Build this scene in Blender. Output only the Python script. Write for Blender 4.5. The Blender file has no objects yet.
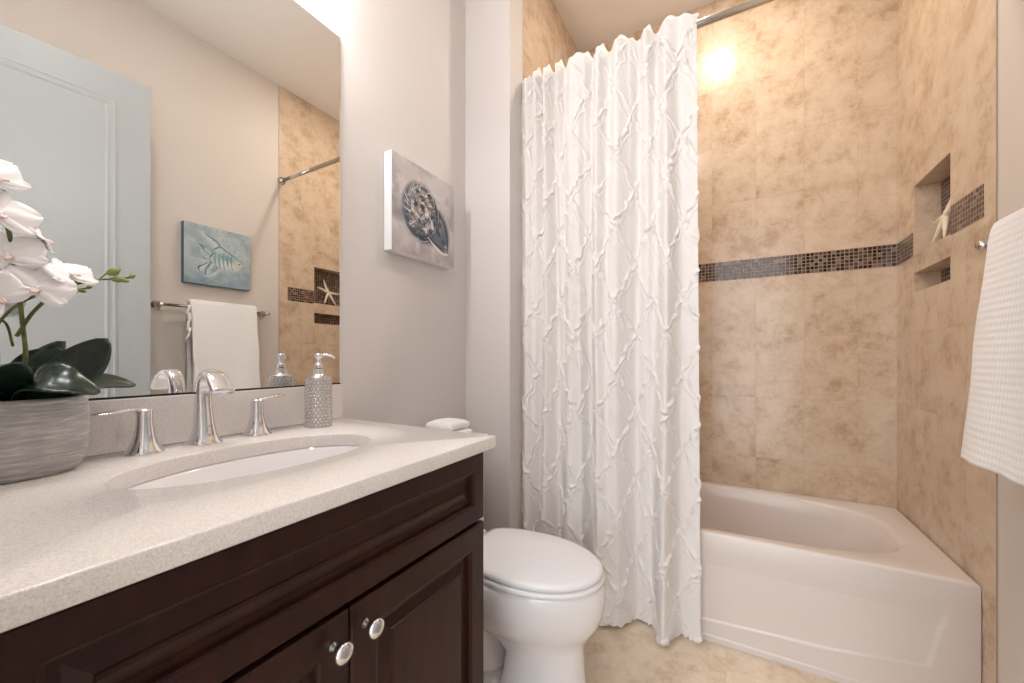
import bpy, bmesh, math, random
import numpy as np
from mathutils import Vector, Matrix
random.seed(7); RNG = np.random.default_rng(7)
S = bpy.context.scene
COL = S.collection
PI = math.pi

# ------------------------------------------------------------------ camera, world, light, exposure
CAMX, CAMZ, FPX, YAW, V0 = 1.1165, 1.1112, 394.86, 0.5131, 357.54
cd = bpy.data.cameras.new('camera'); cam = bpy.data.objects.new('camera', cd); COL.objects.link(cam)
cam.location = (CAMX, 0.0, CAMZ); cam.rotation_euler = (PI/2, 0, YAW)
cd.sensor_width = 36; cd.lens = 36*FPX/1024; cd.shift_y = (V0-341.5)/1024; cd.clip_start = 0.02
S.camera = cam
S.view_settings.view_transform = 'Standard'; S.view_settings.look = 'None'
S.view_settings.gamma = 1; S.view_settings.use_curve_mapping = False
S.view_settings.exposure = 0.13
S.cycles.use_denoising = True
S.cycles.max_bounces = 12; S.cycles.diffuse_bounces = 7; S.cycles.glossy_bounces = 6
S.cycles.sample_clamp_indirect = 6
w = bpy.data.worlds.new('hallway_daylight'); S.world = w; w.use_nodes = True
w.node_tree.nodes['Background'].inputs[0].default_value = (0.91, 0.95, 1.0, 1)
w.node_tree.nodes['Background'].inputs[1].default_value = 4.2
CAN_W, VAN_E, ROOM_FILL_W = 10, 56.0, 6      # shower can, vanity shades (emission), added room fill lamp
WARM = (1.0, 0.88, 0.75); NEUT = (1.0, 0.99, 0.985)

# ------------------------------------------------------------------ helpers
def tag(o, label=None, cat=None, group=None, kind=None):
    if label: o['label'] = label
    if cat: o['category'] = cat
    if group: o['group'] = group
    if kind: o['kind'] = kind
    return o
def empty(name, loc, rz=0, label=None, cat=None, group=None):
    o = bpy.data.objects.new(name, None); COL.objects.link(o); o.location = loc; o.rotation_euler = (0, 0, rz)
    o.empty_display_size = 0.05
    return tag(o, label, cat, group)
def link(name, me, m=None, parent=None, smooth=False, loc=None):
    o = bpy.data.objects.new(name, me); COL.objects.link(o)
    if m: me.materials.append(m)
    if smooth:
        me.polygons.foreach_set('use_smooth', [True]*len(me.polygons))
        if smooth != 'all':
            try: me.set_sharp_from_angle(angle=math.radians(38))
            except Exception: pass
    if parent: o.parent = parent
    if loc: o.location = loc
    return o
class MB:
    def __init__(s): s.bm = bmesh.new()
    def box(s, x0, x1, y0, y1, z0, z1, bev=0, M=None, seg=2):
        r = bmesh.ops.create_cube(s.bm, size=1)
        T = Matrix.Translation(((x0+x1)/2, (y0+y1)/2, (z0+z1)/2)) @ Matrix.Diagonal((abs(x1-x0), abs(y1-y0), abs(z1-z0), 1))
        if M: T = M @ T
        bmesh.ops.transform(s.bm, matrix=T, verts=r['verts'])
        if bev:
            es = list({e for v in r['verts'] for e in v.link_edges})
            bmesh.ops.bevel(s.bm, geom=es, offset=bev, segments=seg, affect='EDGES', profile=0.5)
        return s
    def rings(s, R, cap0=True, cap1=True, closed=True):
        vs = [[s.bm.verts.new(p) for p in r] for r in R]
        n = len(R[0])
        for a, b in zip(vs, vs[1:]):
            for i in range(n if closed else n-1):
                j = (i+1) % n
                try: s.bm.faces.new((a[i], a[j], b[j], b[i]))
                except ValueError: pass
        if cap0: s.bm.faces.new(vs[0][::-1])
        if cap1: s.bm.faces.new(vs[-1])
        return s
    def lathe(s, prof, n=32, c=(0, 0, 0), M=None):
        R = []
        for r, z in prof:
            ring = [Vector((c[0]+r*math.cos(2*PI*i/n), c[1]+r*math.sin(2*PI*i/n), c[2]+z)) for i in range(n)]
            if M: ring = [M @ p for p in ring]
            R.append(ring)
        return s.rings(R)
    def tube(s, pts, rad, n=10, caps=True):
        pts = [Vector(p) for p in pts]; R = []
        if not hasattr(rad, '__len__'): rad = [rad]*len(pts)
        up = Vector((0, 0, 1)); prev = None
        for i, p in enumerate(pts):
            t = (pts[min(i+1, len(pts)-1)]-pts[max(i-1, 0)]).normalized()
            if prev is None:
                a = t.cross(up)
                if a.length < 1e-3: a = t.cross(Vector((1, 0, 0)))
            else: a = prev - t*prev.dot(t)
            a.normalize(); prev = a; b = t.cross(a)
            R.append([p+(a*math.cos(2*PI*k/n)+b*math.sin(2*PI*k/n))*rad[i] for k in range(n)])
        return s.rings(R, caps, caps)
    def build(s, name, m=None, parent=None, smooth=False, loc=None):
        bmesh.ops.recalc_face_normals(s.bm, faces=s.bm.faces)
        me = bpy.data.meshes.new(name); s.bm.to_mesh(me); s.bm.free()
        return link(name, me, m, parent, smooth, loc)
def superell(cx, cy, a, b, e, n, z, rot=0):
    out = []
    for i in range(n):
        t = 2*PI*i/n; ct, st = math.cos(t), math.sin(t)
        x = a*math.copysign(abs(ct)**(2/e), ct); y = b*math.copysign(abs(st)**(2/e), st)
        out.append(Vector((cx+x*math.cos(rot)-y*math.sin(rot), cy+x*math.sin(rot)+y*math.cos(rot), z)))
    return out
def bez(p, n=16):
    """smooth Catmull-Rom through points"""
    P = [Vector(q) for q in p]; P = [P[0]*2-P[1]]+P+[P[-1]*2-P[-2]]; out = []
    for i in range(1, len(P)-2):
        for k in range(n):
            t = k/n
            out.append(0.5*((2*P[i])+(-P[i-1]+P[i+1])*t+(2*P[i-1]-5*P[i]+4*P[i+1]-P[i+2])*t*t+(-P[i-1]+3*P[i]-3*P[i+1]+P[i+2])*t**3))
    out.append(P[-2]); return out
def grid_mesh(name, X, Y, Z, colr=None):
    """numpy grid -> mesh (fast)"""
    h, wd = X.shape
    me = bpy.data.meshes.new(name)
    co = np.stack([X, Y, Z], -1).reshape(-1, 3).astype(np.float32)
    me.vertices.add(len(co)); me.vertices.foreach_set('co', co.ravel())
    i = np.arange(h*wd).reshape(h, wd)
    q = np.stack([i[:-1, :-1], i[:-1, 1:], i[1:, 1:], i[1:, :-1]], -1).reshape(-1, 4)
    me.loops.add(q.size); me.loops.foreach_set('vertex_index', q.ravel().astype(np.int32))
    me.polygons.add(len(q)); me.polygons.foreach_set('loop_start', (np.arange(len(q))*4).astype(np.int32))
    try: me.polygons.foreach_set('loop_total', np.full(len(q), 4, np.int32))
    except Exception: pass
    me.update(calc_edges=True); me.validate()
    if colr is not None:
        ca = me.color_attributes.new('paint', 'FLOAT_COLOR', 'POINT')
        c4 = np.concatenate([colr.reshape(-1, 3), np.ones((h*wd, 1))], 1).astype(np.float32)
        ca.data.foreach_set('color', c4.ravel())
    return me

# ------------------------------------------------------------------ node helper + materials
def srgb(*c): return tuple(((v/255)/12.92 if v/255 <= .04045 else ((v/255+.055)/1.055)**2.4) for v in c)
class NT:
    def __init__(s, name, rough=.5, metal=0, spec=.5, color=None, **kw):
        s.m = bpy.data.materials.new(name); s.m.use_nodes = True; s.t = s.m.node_tree
        s.b = s.t.nodes['Principled BSDF']; s.b.inputs['Roughness'].default_value = rough
        s.b.inputs['Metallic'].default_value = metal; s.b.inputs['Specular IOR Level'].default_value = spec
        if color: s.b.inputs['Base Color'].default_value = (*color, 1)
        for k, v in kw.items(): s.b.inputs[k.replace('_', ' ')].default_value = v
    def n(s, t, **inp):
        nd = s.t.nodes.new(t)
        for k, v in inp.items():
            if k.startswith('p_'): setattr(nd, k[2:], v)
            else: s.put(nd.inputs[int(k[1:]) if k[0] == 'i' and k[1:].isdigit() else k.replace('_', ' ')], v)
        return nd
    def put(s, sock, v):
        if isinstance(v, bpy.types.NodeSocket): s.t.links.new(v, sock)
        elif isinstance(v, tuple) and len(v) == 3 and sock.type == 'RGBA': sock.default_value = (*v, 1)
        else: sock.default_value = v
    def math(s, op, a, b=0.0, c=0.0):
        nd = s.t.nodes.new('ShaderNodeMath'); nd.operation = op
        for k, v in enumerate((a, b, c)): s.put(nd.inputs[k], v)
        return nd.outputs[0]
    def pos(s):
        g = s.n('ShaderNodeNewGeometry').outputs['Position']
        x = s.n('ShaderNodeSeparateXYZ', i0=g); return g, x.outputs[0], x.outputs[1], x.outputs[2]
    def objc(s): return s.n('ShaderNodeTexCoord').outputs['Object']
    def noise(s, vec, scale, detail=4, rough=.55, dist=0.0, w=None):
        nd = s.t.nodes.new('ShaderNodeTexNoise')
        if w is not None: nd.noise_dimensions = '4D'; s.put(nd.inputs['W'], w)
        s.put(nd.inputs['Vector'], vec); nd.inputs['Scale'].default_value = scale
        nd.inputs['Detail'].default_value = detail; nd.inputs['Roughness'].default_value = rough
        nd.inputs['Distortion'].default_value = dist
        return nd.outputs['Fac']
    def ramp(s, fac, stops, interp='LINEAR'):
        nd = s.t.nodes.new('ShaderNodeValToRGB'); s.put(nd.inputs[0], fac); cr = nd.color_ramp; cr.interpolation = interp
        while len(cr.elements) < len(stops): cr.elements.new(.5)
        for e, (p, c) in zip(cr.elements, stops): e.position = p; e.color = (*c, 1) if len(c) == 3 else c
        return nd.outputs[0]
    def mix(s, f, a, b, mode='MIX'):
        nd = s.t.nodes.new('ShaderNodeMix'); nd.data_type = 'RGBA'; nd.blend_type = mode
        s.put(nd.inputs[0], f); s.put(nd.inputs[6], a); s.put(nd.inputs[7], b); return nd.outputs[2]
    def color(s, v): s.put(s.b.inputs['Base Color'], v); return s
    def bump(s, h, dist=.002, strength=1.0):
        nd = s.n('ShaderNodeBump'); s.put(nd.inputs['Height'], h); nd.inputs['Distance'].default_value = dist
        nd.inputs['Strength'].default_value = strength; s.t.links.new(nd.outputs[0], s.b.inputs['Normal']); return s

def paint_mat(name, col):
    q = NT(name, rough=.55, spec=.3); g = q.pos()[0]
    q.color(q.mix(q.noise(g, 2.2, 2), col, tuple(c*.97 for c in col)))
    q.bump(q.noise(g, 350, 2), .0003, .5); return q.m
M = {}
M['wall'] = paint_mat('greige_paint', srgb(210, 204, 201))
M['wall_warm'] = paint_mat('cream_paint', srgb(214, 205, 196))
M['ceil'] = paint_mat('ceiling_paint', srgb(238, 233, 226))
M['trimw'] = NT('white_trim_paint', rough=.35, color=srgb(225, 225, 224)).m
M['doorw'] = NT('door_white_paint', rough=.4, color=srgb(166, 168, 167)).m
M['porc'] = NT('white_porcelain', rough=.08, color=srgb(236, 233, 234), Coat_Weight=.5).m
M['seatp'] = NT('toilet_seat_plastic', rough=.18, color=srgb(238, 237, 239)).m
M['tub'] = NT('tub_acrylic', rough=.24, spec=.4, color=srgb(220, 210, 204), Coat_Weight=.1).m
M['chrome'] = NT('polished_chrome', rough=.06, metal=1, color=(.78, .78, .80)).m
M['nickel'] = NT('brushed_nickel', rough=.22, metal=1, color=(.62, .58, .54)).m
M['mirror'] = NT('mirror_silver', rough=.0, metal=1, color=(.86, .87, .865)).m
M['glassedge'] = NT('polished_glass_edge', rough=.1, color=srgb(225, 232, 230)).m

def wall_tile(name, axis, u0, pu, split=None, floor=False, pv=.315):
    """stone-look glazed tile; joints every pu along the wall and pv up it"""
    q = NT(name, rough=.18 if not floor else .3, spec=.4)
    g, x, y, z = q.pos()
    U = x if axis == 'x' else y; Vv = z if not floor else y
    cu = q.math('DIVIDE', q.math('SUBTRACT', U, u0), pu)
    if floor: cv = q.math('DIVIDE', q.math('SUBTRACT', Vv, .2), pv)
    else:
        up = q.math('GREATER_THAN', Vv, 1.58)
        base = q.math('MULTIPLY_ADD', up, .101, 1.532)
        cv = q.math('DIVIDE', q.math('SUBTRACT', Vv, base), pv)
    def edge(c, p, wd):
        fr = q.math('FRACT', c); d = q.math('MINIMUM', fr, q.math('SUBTRACT', 1.0, fr))
        return q.math('LESS_THAN', q.math('MULTIPLY', d, p), wd)
    gr = q.math('MAXIMUM', edge(cu, pu, .0015 if not floor else .0016), edge(cv, pv, .0012 if not floor else .0016))
    cell = q.math('ADD', q.math('MULTIPLY', q.math('FLOOR', cu), 3.17), q.math('MULTIPLY', q.math('FLOOR', cv), 7.31))
    wn = q.n('ShaderNodeTexWhiteNoise', p_noise_dimensions='1D'); q.put(wn.inputs['W'], cell)
    off = q.math('MULTIPLY', wn.outputs[0], .6)
    off = q.math('MULTIPLY', wn.outputs[0], .12)
    big = q.noise(g, 9.5, 12, .70, .12, w=off)
    fine = q.noise(g, 46, 12, .80, .25, w=off)
    vein = q.noise(g, 15, 8, .68, 1.6, w=off)
    if not floor:
        cA, cB, cC, cD = srgb(185, 159, 132), srgb(205, 182, 157), srgb(215, 195, 172), srgb(165, 136, 108)
    else:
        cA, cB, cC, cD = srgb(206, 186, 161), srgb(224, 207, 185), srgb(231, 217, 198), srgb(188, 162, 134)
    c = q.ramp(big, [(.36, cA), (.47, cB), (.6, cC)])
    mm = q.math('MULTIPLY', q.ramp(fine, [(.47, (0, 0, 0)), (.60, (1, 1, 1))]), q.ramp(big, [(.38, (1, 1, 1)), (.52, (.18, .18, .18))]))
    c = q.mix(q.math('MULTIPLY', mm, .5), c, cD)
    vv = q.ramp(vein, [(.475, (0, 0, 0)), (.5, (1, 1, 1)), (.525, (0, 0, 0))])
    c = q.mix(q.math('MULTIPLY', vv, .1), c, cD)
    tone = q.math('MULTIPLY_ADD', wn.outputs[0], .03, .985)
    tv = q.n('ShaderNodeCombineColor'); [q.put(tv.inputs[k], tone) for k in range(3)]
    c = q.mix(1.0, c, tv.outputs[0], 'MULTIPLY')
    gc = srgb(184, 160, 134) if not floor else srgb(196, 172, 146)
    c = q.mix(q.math('MULTIPLY', gr, .32), c, gc)
    q.color(c)
    hgt = q.math('ADD', q.math('MULTIPLY', gr, -.5), q.math('MULTIPLY', fine, .3))
    q.bump(hgt, .0012, .6)
    return q.m
M['tile_x'] = wall_tile('stone_tile_back', 'x', 1.008, .2065)
M['tile_y'] = wall_tile('stone_tile_side', 'y', 1.826, .2065)
M['tile_f'] = wall_tile('stone_tile_floor', 'x', .62, .47, floor=True, pv=.47)

def mosaic(name, axis, rows0=1.532, p=.0168):
    q = NT(name, rough=.15); g, x, y, z = q.pos(); U = x if axis == 'x' else y
    cu = q.math('DIVIDE', U, p); cv = q.math('DIVIDE', q.math('SUBTRACT', z, rows0), p)
    def e(c):
        fr = q.math('FRACT', c); return q.math('MINIMUM', fr, q.math('SUBTRACT', 1.0, fr))
    gr = q.math('LESS_THAN', q.math('MINIMUM', e(cu), e(cv)), .1)
    wn = q.n('ShaderNodeTexWhiteNoise', p_noise_dimensions='2D')
    cb = q.n('ShaderNodeCombineXYZ'); q.put(cb.inputs[0], q.math('FLOOR', cu)); q.put(cb.inputs[1], q.math('FLOOR', cv))
    q.put(wn.inputs['Vector'], cb.outputs[0])
    c = q.ramp(wn.outputs[0], [(0, srgb(34, 24, 20)), (.34, srgb(54, 38, 32)), (.58, srgb(92, 70, 58)), (.80, srgb(126, 104, 88)), (.90, srgb(76, 60, 52))], 'CONSTANT')
    q.color(q.mix(gr, c, srgb(150, 128, 110))); q.put(q.b.inputs['Roughness'], q.math('MULTIPLY_ADD', gr, .5, .12))
    q.bump(gr, .001, -.6); return q.m
M['mos_x'] = mosaic('glass_mosaic_back', 'x'); M['mos_y'] = mosaic('glass_mosaic_side', 'y')

def quartz():
    q = NT('speckled_quartz', rough=.13, spec=.5); g = q.pos()[0]
    a = q.noise(g, 420, 3, .7); b = q.noise(g, 900, 2, .6)
    c = q.ramp(a, [(.32, srgb(203, 193, 186)), (.47, srgb(218, 211, 207)), (.64, srgb(229, 225, 222))])
    v = q.n('ShaderNodeTexVoronoi', i0=g); v.inputs['Scale'].default_value = 520
    c = q.mix(q.math('MULTIPLY', q.ramp(b, [(.6, (0, 0, 0)), (.68, (1, 1, 1))]), .3), c, srgb(160, 144, 130))
    c = q.mix(q.math('MULTIPLY', q.math('LESS_THAN', v.outputs['Distance'], .17), .35), c, srgb(240, 236, 232))
    q.color(c); return q.m
M['quartz'] = quartz()
def espresso():
    q = NT('espresso_stained_wood', rough=.33, spec=.25); o = q.pos()[0]
    mp = q.n('ShaderNodeMapping', i0=o); mp.inputs['Scale'].default_value = (1, 1, .25)
    a = q.noise(mp.outputs[0], 38, 5, .6, .4)
    q.color(q.ramp(a, [(.3, srgb(36, 16, 12)), (.55, srgb(48, 23, 18)), (.75, srgb(57, 29, 23))]))
    q.bump(a, .0006, .3); return q.m
M['wood'] = espresso()
def cloth(name, col, bs=500):
    q = NT(name, rough=.9, spec=.2, color=col, Sheen_Weight=.2)
    q.bump(q.noise(q.objc(), bs, 2), .0008, .5); return q.m
q = NT('white_ruched_cotton', rough=.9, spec=.15, color=srgb(242, 239, 237))
tr = q.n('ShaderNodeBsdfTranslucent'); tr.inputs[0].default_value = (*srgb(238, 232, 226), 1)
mx = q.n('ShaderNodeMixShader'); mx.inputs[0].default_value = .20
q.t.links.new(q.b.outputs[0], mx.inputs[1]); q.t.links.new(tr.outputs[0], mx.inputs[2]); q.t.links.new(mx.outputs[0], q.t.nodes['Material Output'].inputs['Surface'])
M['curtain'] = q.m
def waffle():
    q = NT('white_ribbed_terry', rough=.95, spec=.1, color=srgb(238, 235, 233), Sheen_Weight=.2)
    g, x, y, z = q.pos()
    r = q.math('SINE', q.math('MULTIPLY', z, 2*PI/.017)); n = q.noise(g, 420, 3)
    r = q.math('ADD', r, q.math('MULTIPLY', q.math('SINE', q.math('MULTIPLY', y, 2*PI/.012)), .5)); q.bump(q.math('ADD', q.math('MULTIPLY', r, .35), q.math('MULTIPLY', n, .8)), .0022, .5); return q.m
M['towel'] = waffle()
M['terry'] = cloth('white_terry', srgb(240, 239, 238))
def stucco_pot():
    q = NT('brushed_grey_ceramic', rough=.55); g, x, y, z = q.pos()
    mp = q.n('ShaderNodeMapping', i0=g); mp.inputs['Scale'].default_value = (1, 1, 11)
    a = q.noise(mp.outputs[0], 22, 6, .7, .6); b = q.noise(mp.outputs[0], 9, 3)
    q.color(q.ramp(a, [(.3, srgb(146, 145, 144)), (.5, srgb(172, 171, 170)), (.66, srgb(204, 203, 202))]))
    q.bump(q.math('ADD', a, b), .003, .7); return q.m
M['pot'] = stucco_pot()
q = NT('orchid_leaf', rough=.22, spec=.5); nn = q.noise(q.objc(), 14, 3); q.color(q.ramp(nn, [(.35, srgb(17, 33, 26)), (.7, srgb(34, 56, 44))])); M['leaf'] = q.m
q = NT('orchid_stem', rough=.5); q.color(q.ramp(q.noise(q.objc(), 40, 2), [(.4, srgb(70, 84, 42)), (.7, srgb(120, 128, 66))])); M['stem'] = q.m
M['bud'] = NT('orchid_bud', rough=.5, color=srgb(128, 142, 72)).m
q = NT('orchid_petal', rough=.55, spec=.3, color=srgb(246, 245, 247), Subsurface_Weight=.15); q.b.inputs['Subsurface Radius'].default_value = (.01, .01, .01); M['petal'] = q.m
M['lip'] = NT('orchid_lip', rough=.5, color=srgb(232, 212, 204)).m
M['soil'] = NT('dark_moss', rough=.95, color=srgb(52, 44, 34)).m
M['star'] = cloth('pale_starfish', srgb(226, 212, 190), 260)
def silver():
    q = NT('hammered_silver', rough=.22, metal=1, color=(.60, .58, .56)); return q.m
M['silver'] = silver()
M['dark'] = NT('dark_gap', rough=.8, color=(.01, .008, .007)).m
def canvas(name):
    q = NT(name, rough=.6, spec=.3); a = q.n('ShaderNodeAttribute'); a.attribute_name = 'paint'; q.color(a.outputs['Color'])
    q.bump(q.noise(q.objc(), 700, 2), .0004, .4); return q.m
M['canvas'] = canvas('painted_canvas')
M['canvas_edge'] = NT('white_canvas_edge', rough=.6, color=srgb(226, 226, 228)).m
def emit(name, col, st):
    q = NT(name, color=(.8, .8, .8)); q.b.inputs['Emission Color'].default_value = (*col, 1); q.b.inputs['Emission Strength'].default_value = st; return q.m
M['lamp_warm'] = emit('warm_lamp_lens', WARM, 12); M['shade'] = emit('opal_glass_shade', NEUT, VAN_E); M['fill_lens'] = emit('added_fill_lens', NEUT, 10)

M['profile'] = NT('tile_edge_profile', rough=.4, color=srgb(176, 158, 138)).m

# ------------------------------------------------------------------ room shell
W, D, H = 1.767, 2.446, 3.078          # tiled right wall, back wall, ceiling
XL, YT, YW = 0.243, 1.66, 1.53         # alcove left wall, tile front edge, wing wall face
def struct(name, mb, m, parent=None):
    o = mb.build(name, m, parent)
    if parent is None: o['kind'] = 'structure'
    return o
struct('floor', MB().box(-.12, 1.92, -.12, D+.12, -.05, 0), M['tile_f'])
# ceiling with two round holes for the cans kept simple: cans are shallow surface trims
struct('ceiling', MB().box(-.12, 1.92, -.12, D+.12, H, H+.06), M['ceil'])
struct('wall_left', MB().box(-.12, 0, -.12, YW, 0, H), M['wall'])
struct('wall_wing', MB().box(-.12, XL, YW, YT-.005, 0, H), M['wall'])
struct('wall_alcove', MB().box(-.12, XL, YT-.005, D, 0, H), M['tile_y'])
struct('wall_back', MB().box(-.12, 1.92, D, D+.12, 0, H), M['tile_x'])
struct('wall_right', MB().box(W+.003, 1.92, -.12, YT, 0, H), M['wall_warm'])
# tiled side wall with its two recessed niches
n0, n1, nd = 1.934, 2.250, .08
a = MB(); a.box(W+nd+.004, 1.92, YT, D, 0, H)
for (y0, y1, z0, z1) in ((YT, n0, 0, H), (n1, D, 0, H), (n0, n1, 0, 1.380), (n0, n1, 1.462, 1.539), (n0, n1, 1.822, H)):
    a.box(W, W+nd+.004, y0, y1, z0, z1)
wr = struct('wall_alcove_right', a, M['tile_y'])
wr.name = 'wall_shower'
mo = MB()
mo.box(W+nd, W+nd+.005, n0, n1, 1.380, 1.462); mo.box(W+nd, W+nd+.005, n0, n1, 1.539, 1.822)
mo.box(W-.0012, W+.004, 1.723, n0-.004, 1.532, 1.633); mo.box(W-.0012, W+.004, n1+.012, D, 1.532, 1.633)
o = struct('trim_1', mo, M['mos_y'])
o = struct('trim_2', MB().box(XL, W-.0012, D-.0015, D+.004, 1.532, 1.633), M['mos_x'])
# thin metal profile that closes the tile edge
struct('trim_3', MB().box(W-.0008, W+.003, YT-.0015, YT+.001, 0, H), M['profile'])
struct('trim_4', MB().box(XL-.002, XL+.001, YT-.0065, YT-.004, 0, H), M['profile'])
# entrance wall with the doorway the camera stands in
a = MB(); a.box(-.12, .68, -.12, 0, 0, H); a.box(1.60, 1.770, -.12, 0, 0, H); a.box(.68, 1.60, -.12, 0, 2.53, H)
struct('wall_entrance', a, M['wall'])
# unseen hallway stub, added to restrict the daylight entering through the doorway
a = MB(); a.box(.10, .22, -1.75, -.12, 0, 2.75); a.box(1.78, 1.90, -1.75, -.12, 0, 2.75)
struct('wall_added_hallway', a, M['wall'])
struct('ceiling_added_hallway', MB().box(.10, 1.90, -1.75, -.12, 2.75, 2.81), M['ceil'])
struct('floor_added_hallway', MB().box(.10, 1.90, -1.75, -.12, -.05, -.001), M['tile_f'])
def bboard(name, x0, x1, y0, y1):
    struct(name, MB().box(x0, x1, y0, y1, 0, .115, .004).box(x0, x1, y0, y1, .0, .018), M['trimw'])
bboard('baseboard_left', 0, .014, .87, YW); bboard('baseboard_right', W-.011, W+.003, .02, YT-.012)
bboard('baseboard_wing', .015, XL, YW-.014, YW)

# ------------------------------------------------------------------ door, swung open against the right wall
hx, hy = 1.585, .035; ex, ey = 1.512, .856
ang = math.atan2(ey-hy, ex-hx); L = math.hypot(ex-hx, ey-hy)
door = empty('door_1', (hx, hy, .01), ang); door['kind'] = 'structure'
DH = 2.49
a = MB(); a.box(0, L, -.038, 0, 0, DH, .002)
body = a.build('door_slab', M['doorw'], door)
def frame_mold(x0, x1, z0, z1, y, s):
    """stepped moulding ring standing proud of face y (s=+1/-1 outward)"""
    b = MB()
    prof = [(0, 0), (0, .003), (.008, .004), (.014, .0015), (.026, .001), (.030, .0035), (.036, .003), (.042, .0)]
    R = []
    for ins, hh in prof:
        R.append([Vector((x0+ins, y+s*hh, z0+ins)), Vector((x1-ins, y+s*hh, z0+ins)), Vector((x1-ins, y+s*hh, z1-ins)), Vector((x0+ins, y+s*hh, z1-ins))])
    b.rings(R, False, False); return b
for z0, z1 in ((.20, .50), (.64, DH-.13)):
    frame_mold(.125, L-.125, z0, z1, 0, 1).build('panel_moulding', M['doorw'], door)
kn = MB(); kn.lathe([(.0, 0), (.026, 0), (.026, .005), (.009, .008), (.008, .030), (.015, .038), (.018, .049), (.014, .058), (0, .061)], 24, M=Matrix.Translation((L-.060, 0, .745)) @ Matrix.Rotation(-PI/2, 4, 'X'))
kn.build('door_knob', M['nickel'], door, 'all')

# ------------------------------------------------------------------ vanity
VX = .568          # face of carcass
van = empty('vanity_cabinet', (.28, .43, 0), 0, 'espresso stained wooden vanity cabinet under the pale stone countertop', 'cabinet')
def wbuild(mb, name, parent, m='wood', smooth=False):
    o = mb.build(name, M[m], parent, smooth)
    o.matrix_parent_inverse = Matrix.Translation(-Vector(van.location)); return o
XF_ = VX+.014
a = MB(); y0, y1 = .004, .808
a.box(.004, VX-.002, y0, y0+.018, .0, .886); a.box(VX-.022, XF_-.001, y0, .0565, .0, .886); a.box(.004, VX-.002, y1-.018, y1, 0, .886)
a.box(.004, .016, y0+.018, y1-.018, .1, .87); a.box(.004, VX-.002, y0+.018, y1-.018, .1, .118)
a.box(.48, .495, y0+.018, y1-.018, .0, .1)
a.box(VX-.022, VX-.002, y0+.018, y1-.018, .84, .886); a.box(VX-.022, VX-.002, y0+.018, y1-.018, .68, .74); a.box(VX-.022, VX-.002, .41, .452, .1, .70)
wbuild(a, 'carcass', van)
def raised_panel(y0, y1, z0, z1, xf, th=.0135, st=.058, rise=.0):
    """slab front with recessed groove, ogee and raised field"""
    R = []
    prof = [(0, -th), (0, -.003), (.003, 0), (st-.008, 0), (st-.005, -.0025), (st-.001, -.0035), (st, -.012), (st+.010, -.0125), (st+.030, -.0055), (st+.031, -.0035), (st+.036, -.003)]
    for ins, dx in prof:
        R.append([Vector((xf+dx, y0+ins, z0+ins)), Vector((xf+dx, y1-ins, z0+ins)), Vector((xf+dx, y1-ins, z1-ins)), Vector((xf+dx, y0+ins, z1-ins))])
    return MB().rings(R)
XF = VX+.014
dr = wbuild(raised_panel(.058, .8095, .720, .881, XF, st=.046), 'drawer_front', van)
def knob(parent, y, z):
    k = MB(); k.lathe([(0, 0), (.0085, 0), (.0085, .002), (.0055, .006), (.0052, .014), (.009, .019), (.0155, .0225), (.0165, .026), (.0135, .0305), (.007, .033), (0, .0335)], 28, M=Matrix.Translation((XF-.0005, y, z)) @ Matrix.Rotation(PI/2, 4, 'Y'))
    o = k.build('knob', M['chrome'], parent, 'all'); return o
d1 = wbuild(raised_panel(.058, .4215, .112, .711, XF), 'cabinet_door', van)
d2 = wbuild(raised_panel(.4245, .8095, .112, .711, XF), 'cabinet_door', van)
knob(d1, .392, .668); knob(d2, .453, .669)

# countertop with oval cut-out
ZC, TH = .918, .030
SX, SY, SA, SB = .297, .448, .133, .228        # sink centre, half sizes x / y
ct = empty('countertop', (.29, .43, ZC), 0, 'pale speckled stone countertop with oval sink opening on the dark vanity', 'countertop')
def ring_rect(x0, x1, y0, y1, cx, cy, n, z):
    out = []
    for i in range(n):
        t = 2*PI*i/n; c, s = math.cos(t), math.sin(t)
        k = min((x1-cx)/c if c > 1e-9 else ((x0-cx)/c if c < -1e-9 else 1e9), (y1-cy)/s if s > 1e-9 else ((y0-cy)/s if s < -1e-9 else 1e9))
        out.append(Vector((cx+k*c, cy+k*s, z)))
    return out
def snap_corners(ring, x0, x1, y0, y1):
    for cx_, cy_ in ((x0, y0), (x0, y1), (x1, y0), (x1, y1)):
        i = min(range(len(ring)), key=lambda k: (ring[k].x-cx_)**2+(ring[k].y-cy_)**2); ring[i].x = cx_; ring[i].y = cy_
    return ring
N = 160; cx0, cx1, cy0, cy1 = .002, .601, .003, .834
rr = lambda ins, z: snap_corners(ring_rect(cx0+ins, cx1-ins, cy0+ins, cy1-ins, SX, SY, N, z), cx0+ins, cx1-ins, cy0+ins, cy1-ins)
el = lambda k, z: superell(SX, SY, SA+k, SB+k, 2.15, N, z)
zb = ZC-TH
def eln(k, z):      # same angular steps as the rectangle, by true angle
    out = []
    for i in range(N):
        t = 2*PI*i/N; c, s = math.cos(t), math.sin(t)
        r = (abs(c/(SA+k))**2.15+abs(s/(SB+k))**2.15)**(-1/2.15); out.append(Vector((SX+r*c, SY+r*s, z)))
    return out
a = MB(); R = [eln(0, zb), eln(0, ZC-.003), eln(.001, ZC-.001), eln(.003, ZC), rr(.003, ZC), rr(.001, ZC-.001), rr(0, ZC-.003), rr(0, zb+.002), rr(.002, zb), eln(0, zb)]
a.rings(R, False, False); bmesh.ops.remove_doubles(a.bm, verts=a.bm.verts, dist=1e-5)
o = a.build('slab', M['quartz'], ct, True); o.matrix_parent_inverse = Matrix.Translation(-Vector(ct.location))
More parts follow.
